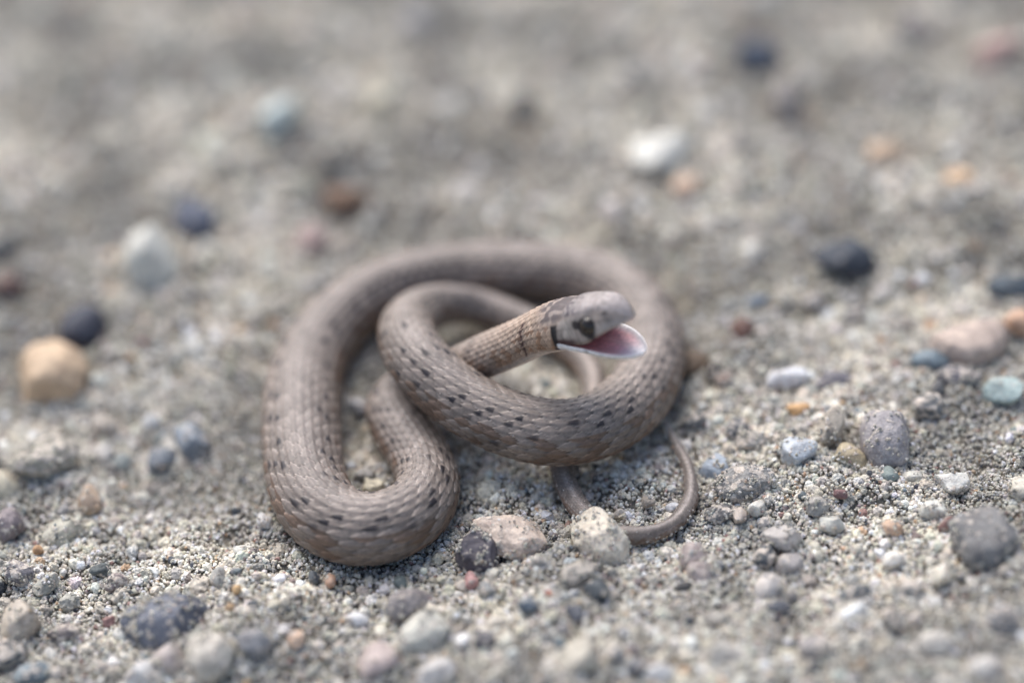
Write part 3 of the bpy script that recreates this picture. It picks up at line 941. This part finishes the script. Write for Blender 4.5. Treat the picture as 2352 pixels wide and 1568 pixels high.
    (2300, 1420, 90, 60, 0, (.15, .15, .16), 'r', .3, .1, 'dark blurred stone near the picture edge, before the large round grey pebble'),
    (2260, 1530, 90, 50, 0, (.54, .50, .45), 'q', .3, .1, 'whitish blurred stone in the bottom corner beside a pale one'),
    (1640, 1420, 60, 40, 0, (.40, .36, .30), 'q', .4, .2, 'blurred tan stone in the near sand between the black and navy chips'),
    (1660, 1500, 90, 60, 0, (.44, .40, .35), 'q', .3, .2, 'blurred putty-coloured stone near the bottom edge'),
    (1375, 1095, 34, 26, 0, (.08, .065, .06), 'r', .6, .1, 'dark crumb of stone inside the tail loop, under the body'),
    (1490, 1150, 36, 26, 0, (.42, .34, .25), 'q', .4, .2, 'small tan stone on the sand inside the tail loop'),
    (1545, 1165, 38, 28, 10, (.66, .65, .66), 'q', .6, 0, 'white chip inside the far curve of the tail loop'),
    (1255, 1180, 40, 24, -15, (.64, .62, .63), 'q', .7, 0, 'thin white flake on the sand between quartz slab and tail'),
    (838, 1085, 48, 44, 0, (.22, .205, .19), 'q', .4, .2, 'dull grey stone lying inside the near bend of the coil'),
    (828, 935, 60, 44, 0, (.30, .30, .32), 's', .3, .1, 'pale grey stone in the gap between the coils'),
    (608, 1195, 50, 34, -20, (.58, .56, .54), 'q', .5, .1, 'white stone lying close beside the outer coil'),
    (1690, 985, 60, 45, 0, (.13, .13, .14), 'r', .4, .3, 'dark stone on the sand beside the coil, above the pale blue pebble'),
    (1730, 1010, 70, 50, 0, (.34, .31, .27), 'r', .4, .5, 'crusted tan stone between the coil and the bluish-white pebble'),
    (1600, 960, 60, 40, 0, (.08, .08, .085), 'r', .4, .3, 'dark stone in the shade at the coil\'s outer foot'),
]

GRAINS = []     # (pos, scale, rot, colour, rough) added later to the loose sand

PAL = np.array([(.505, .458, .372), (.585, .538, .452), (.67, .64, .58), (.32, .305, .28), (.07, .075, .085), (.47, .32, .20),
                (.33, .20, .17), (.20, .23, .24), (.77, .75, .74), (.23, .19, .175)])
PW = np.array([.32, .30, .15, .09, .03, .02, .012, .013, .04, .03]); PW /= PW.sum()


def grain_arrays(pos, size, var=.35, mute=0.0):
    n = len(pos)
    s = size * np.clip(np.exp(rng.normal(0, var, n)), .3, 1.55)
    sc3 = s[:, None] * (0.7 + .55 * rng.random((n, 3)))
    rot = rng.random((n, 3)) * 6.283
    k = rng.choice(len(PAL), n, p=PW)
    c = PAL[k] * np.array([.96, .97, .985]) * (1.0 + .34 * rng.random((n, 1))) * (1 + .022 * rng.normal(size=(n, 3)))
    ro = np.clip(rng.normal(.68, .18, n), .2, .95)
    pz = np.asarray(pos)
    tone = .5 * vnoise(pz[:, 0], pz[:, 1], 8.5, 6) + .3 * vnoise(pz[:, 0], pz[:, 1], 3.6, 7) + .2 * vnoise(pz[:, 0], pz[:, 1], 1.6, 1)
    tone = .66 + .54 * smooth01(tone, .26, .72)
    c = c * tone[:, None] * (np.array([1.0, 1.0, 1.0]) + (1 - tone[:, None]) * np.array([-.03, 0, .05]))
    c = c * (1 - mute) + np.array([.40, .37, .31]) * mute
    return dict(pos=pos, scl=sc3, rot=rot, col=np.clip(c, .01, .9), rough=ro)


def make_pebble(i, spec):
    px, py, pw, ph, tilt, colr, fin, ang, cover, label = spec
    r_ = np.random.default_rng(1000 + i)
    py = py + (.10 if cover >= .3 else .08) * ph
    p = at(px, py, 0)
    k = mpp(p)
    pw, ph = pw * .94, ph * .94
    ang = min(1.0, ang + .22)
    ax = pw / 2 * k
    ay = ph / 2 * k / .80
    az = ay * (.80 if ph > .45 * pw else 1.0)
    ga = np.arange(12) * .5236
    gr = ground(p[0] + ax * .9 * np.cos(ga), p[1] + ay * .9 * np.sin(ga))
    gz = float(np.quantile(gr, .8 if pw < 60 else .6))
    zc = gz + az * (.36 if py < 1000 else 1.0 if pw < 28 else .45 if pw < 60 else .26)
    p = at(px, py, zc)
    v, t = ico(5 if pw > 90 else 4 if pw > 34 else 3)
    v = v.copy()
    # blocky or rounded
    e = .82 + .1 * r_.random()
    v = np.sign(v) * np.abs(v) ** e
    for _ in range(4):
        n_ = r_.normal(size=3); n_ /= np.linalg.norm(n_)
        v *= (1 + .10 * (0.6 + ang) * np.sin(v @ n_ * (1.5 + 2 * r_.random()) + 6 * r_.random()))[:, None]
    nf = int(4 + 14 * ang)
    for _ in range(nf):
        n_ = r_.normal(size=3); n_ /= np.linalg.norm(n_)
        dd = .66 + .28 * (1 - ang) + .12 * r_.random()
        o_ = v @ n_ - dd
        v -= np.outer(np.clip(o_, 0, None) * (.55 + .42 * ang), n_)
    amp = .012 + .03 * ang + (.03 if fin == 'r' else 0)
    sd_ = r_.random() * 50
    nz = np.array([mnoise.fractal(Vector(q) * 3.1 + Vector((sd_, 0, 0)), .8, 2.2, 4) for q in v])
    v *= (1 + amp * nz * 1.6)[:, None]
    v *= np.array([ax, ay, az]) * 1.02
    yaw = math.atan2(math.sin(math.radians(tilt)) / math.sin(PITCH), math.cos(math.radians(tilt))) if pw >= ph else math.radians(-tilt)
    pit = math.radians(r_.normal(0, 6))
    rolx = math.radians(r_.normal(0, 8))
    Rm = np.array(Matrix.Rotation(yaw, 3, 'Z') @ Matrix.Rotation(pit, 3, 'Y') @ Matrix.Rotation(rolx, 3, 'X'))
    vw = v @ Rm.T
    me = np_mesh('pebble', vw, None, t)
    far_clean = py < 1000 and cover == 0
    o = link('pebble', me, MATS['c' if far_clean and fin == 's' else fin])
    mx = .03 if far_clean else .13
    colr = tuple(np.array(colr) * .82 + .18 * float(np.mean(colr)))
    o.location = (p[0] * MM, p[1] * MM, p[2] * MM)
    o.color = tuple(float(q) for q in (np.array(colr) * (1 - mx) + mx * np.array([.36, .34, .30]))) + (1,)
    o['label'] = label
    o['category'] = 'pebble'
    o['group'] = 'pebbles lying on the sand'
    # grains heaped against its foot
    if py > 900:
        n = int(2 * math.pi * max(ax, ay) * 14)
        a_ = r_.random(n) * 6.283; q_ = 1.02 + .35 * r_.random(n) ** 1.5
        gx = p[0] + np.cos(a_ + yaw) * 0; gy = p[1]
        lx = ax * np.cos(a_) * q_ + r_.normal(0, .15, n); ly = ay * np.sin(a_) * q_ + r_.normal(0, .15, n)
        gx = p[0] + lx * math.cos(yaw) - ly * math.sin(yaw); gy = p[1] + lx * math.sin(yaw) + ly * math.cos(yaw)
        gz_ = ground(gx, gy) + az * .38 * (1.4 - q_) * r_.random(n)
        GRAINS.append(grain_arrays(np.stack([gx, gy, gz_], -1), .19, .4))
    # grains that stick to it
    if cover > 0:
        nrm = vw / np.array([ax, ay, az]) ** 2
        nrm /= np.linalg.norm(nrm, axis=1)[:, None]
        area = 4 * math.pi * ((ax * ay) ** 1.6 / 3 + (ax * az) ** 1.6 / 3 + (ay * az) ** 1.6 / 3) ** (1 / 1.6)
        n = int(area * cover * 9)
        vis = np.where(nrm[:, 2] > -.1)[0]
        patch = np.array([mnoise.noise(Vector(q) * (1.1) + Vector((sd_, 9, 0))) for q in vw[vis]])
        pr = np.exp(7.0 * patch); pr /= pr.sum()
        pick = r_.choice(vis, min(n, 3000), p=pr)
        tang = r_.normal(size=(len(pick), 3)) * .12
        GRAINS.append(grain_arrays(vw[pick] + p + nrm[pick] * .02 + tang, .12, .35, .35))
    return p, max(ax, ay)


PEB_POS = []
for i, spec in enumerate(PEBBLES):
    PEB_POS.append(make_pebble(i, spec))


# ------------------------------------------------------------------ loose sand and grit: uncountable, instanced on points
def grain_material(name, glossy):
    m = Nodes(name)
    a = m.n('ShaderNodeAttribute', attribute_type='INSTANCER', attribute_name='col')
    b = m.n('ShaderNodeAttribute', attribute_type='INSTANCER', attribute_name='rough')
    tc = m.n('ShaderNodeNewGeometry')
    nz = m.n('ShaderNodeTexNoise', i_Scale=3800.0, i_Detail=3.0)
    m.l(tc.outputs['Position'], nz.inputs['Vector'])
    v = m.ramp(nz.outputs[0], [(0.3, (.72, .72, .72)), (0.7, (1.2, 1.19, 1.17))])
    m.l(m.mix(a.outputs['Color'], v, 1.0, 'MULTIPLY'), m.p.inputs['Base Color'])
    m.l(b.outputs['Fac'], m.p.inputs['Roughness'])
    m.p.inputs['Specular IOR Level'].default_value = glossy
    bp = m.n('ShaderNodeBump', i_Strength=0.6, i_Distance=0.0001)
    m.l(nz.outputs[0], bp.inputs['Height'])
    m.l(bp.outputs[0], m.p.inputs['Normal'])
    return m.m


def grain_tree(name, mat, sub, jag):
    ng = bpy.data.node_groups.new(name, 'GeometryNodeTree')
    ng.interface.new_socket('Geometry', in_out='INPUT', socket_type='NodeSocketGeometry')
    ng.interface.new_socket('Geometry', in_out='OUTPUT', socket_type='NodeSocketGeometry')
    N, L = ng.nodes, ng.links
    gi, go = N.new('NodeGroupInput'), N.new('NodeGroupOutput')
    g2i = N.new('GeometryNodeGeometryToInstance')
    for k in range(7):
        ic = N.new('GeometryNodeMeshIcoSphere')
        ic.inputs['Radius'].default_value = 1.0
        ic.inputs['Subdivisions'].default_value = sub
        sp = N.new('GeometryNodeSetPosition')
        nz = N.new('ShaderNodeTexNoise')
        nz.noise_dimensions = '3D'
        nz.inputs['Scale'].default_value = .85 + .2 * k
        nz.inputs['Detail'].default_value = 1.0 if sub < 3 else 4.0
        ps = N.new('GeometryNodeInputPosition')
        ad = N.new('ShaderNodeVectorMath'); ad.operation = 'ADD'
        ad.inputs[1].default_value = (k * 7.3, k * 3.1, 1.7)
        sb = N.new('ShaderNodeVectorMath'); sb.operation = 'SUBTRACT'
        sb.inputs[1].default_value = (.5, .5, .5)
        ml = N.new('ShaderNodeVectorMath'); ml.operation = 'SCALE'
        ml.inputs['Scale'].default_value = jag
        nz.inputs['Roughness'].default_value = .66
        L.new(ps.outputs[0], ad.inputs[0]); L.new(ad.outputs[0], nz.inputs['Vector'])
        L.new(nz.outputs['Color'], sb.inputs[0]); L.new(sb.outputs[0], ml.inputs[0])
        L.new(ic.outputs['Mesh'], sp.inputs['Geometry']); L.new(ml.outputs[0], sp.inputs['Offset'])
        sm = N.new('GeometryNodeSetMaterial'); sm.inputs['Material'].default_value = mat
        L.new(sp.outputs[0], sm.inputs[0])
        last = sm.outputs[0]
        if sub > 2:
            sh = N.new('GeometryNodeSetShadeSmooth'); L.new(last, sh.inputs[0]); last = sh.outputs[0]
        L.new(last, g2i.inputs[0])
    iop = N.new('GeometryNodeInstanceOnPoints')
    iop.inputs['Pick Instance'].default_value = True
    rnd = N.new('FunctionNodeRandomValue'); rnd.data_type = 'INT'
    rnd.inputs[4].default_value = 0; rnd.inputs[5].default_value = 6
    L.new(rnd.outputs[2], iop.inputs['Instance Index'])
    L.new(gi.outputs[0], iop.inputs['Points'])
    L.new(g2i.outputs[0], iop.inputs['Instance'])
    for nm, dt, sock in (('rot', 'FLOAT_VECTOR', 'Rotation'), ('scl', 'FLOAT_VECTOR', 'Scale')):
        na = N.new('GeometryNodeInputNamedAttribute')
        na.data_type = dt
        na.inputs['Name'].default_value = nm
        L.new(na.outputs[0], iop.inputs[sock])
    L.new(iop.outputs[0], go.inputs[0])
    return ng


def grain_object(name, parts, mat, sub, jag, label):
    pos = np.concatenate([p['pos'] for p in parts])
    me = np_mesh(name, pos)
    for nm, typ in (('scl', 'FLOAT_VECTOR'), ('rot', 'FLOAT_VECTOR')):
        a = me.attributes.new(nm, typ, 'POINT')
        d = np.concatenate([p[nm] for p in parts])
        if nm == 'scl': d = d * MM
        a.data.foreach_set('vector', d.astype(np.float32).ravel())
    a = me.attributes.new('col', 'FLOAT_COLOR', 'POINT')
    d = np.concatenate([p['col'] for p in parts])
    a.data.foreach_set('color', np.concatenate([d, np.ones((len(d), 1))], 1).astype(np.float32).ravel())
    a = me.attributes.new('rough', 'FLOAT', 'POINT')
    a.data.foreach_set('value', np.concatenate([p['rough'] for p in parts]).astype(np.float32))
    o = link(name, me, mat)
    md = o.modifiers.new('grains', 'NODES')
    md.node_group = grain_tree(name, mat, sub, jag)
    o['kind'] = 'stuff'
    o['label'] = label
    return len(pos)


def scatter(density, x0, x1, y0, y1):
    n = int(density * (x1 - x0) * (y1 - y0))
    return rng.uniform(x0, x1, n), rng.uniform(y0, y1, n)


def sharp(x, y):
    """distance in depth from the plane of sharpness, mm"""
    z = 0
    f = np.array([0, 0, 0])
    d = (np.stack([x, y, np.zeros_like(x)], -1) - CP) @ Dv
    return d - cd.dof.focus_distance / MM


def clear_of_pebbles(x, y, room=1.0):
    ok = np.ones(len(x), bool)
    for p, r_ in PEB_POS:
        ok &= np.hypot(x - p[0], y - p[1]) > r_ * room + .2
    return ok


# fine sand
GRAINS.append(grain_arrays(SNAKE_GRAINS[0], .05, .3))
GRAINS.append(grain_arrays(SNAKE_GRAINS[1], .11, .3))
x, y = scatter(19.0, -62, 62, -60, 5)
k = np.abs(sharp(x, y)) < 22
x, y = x[k], y[k]
g = ground(x, y)
p1 = grain_arrays(np.stack([x, y, g + rng.random(len(x)) * .22 - .05], -1), .14, .5)
x, y = scatter(4.4, -80, 80, -70, 112)
k = np.abs(sharp(x, y)) >= 20
x, y = x[k], y[k]
p2 = grain_arrays(np.stack([x, y, ground(x, y) + rng.random(len(x)) * .3 - .05], -1), .205, .4)
nf = grain_object('sand_grains', [p1, p2] + GRAINS, grain_material('sand_grain', .5), 1, 1.35,
                  'fine loose sand grains, beige with some dark and white ones')
# coarse grit in clumps
x, y = scatter(.75, -80, 80, -70, 112)
k = vnoise(x, y, 9, 6) + .5 * vnoise(x, y, 3, 1) + .45 * rng.random(len(x)) + .22 * smooth01(-y, 22, 40) > .93
x, y = x[k], y[k]
gp = snake_gap(x, y)
k = (gp > .4) & clear_of_pebbles(x, y)
x, y = x[k], y[k]
p3 = grain_arrays(np.stack([x, y, ground(x, y) + .02], -1), .36, .42)
x, y = scatter(.016, -80, 80, -70, 112)
k = (snake_gap(x, y) > 1.2) & clear_of_pebbles(x, y, 1.1)
x, y = x[k], y[k]
xb, yb = scatter(.034, -80, 80, -2, 112)
kb = (snake_gap(xb, yb) > 3) & clear_of_pebbles(xb, yb, 1.7)
xb, yb = xb[kb], yb[kb]
p5 = grain_arrays(np.stack([xb, yb, ground(xb, yb) - .4], -1), 1.0, .4, .5)
p4 = grain_arrays(np.stack([x, y, ground(x, y) - .2], -1), .72, .35, .3)
ng_ = grain_object('fine_gravel', [p3, p4, p5], grain_material('grit', .4), 4, 1.35,
                   'coarse grit and fine gravel strewn through the sand')
print('COUNTS grains', nf, 'grit', ng_, 'snake length mm', round(SS[-1], 1))
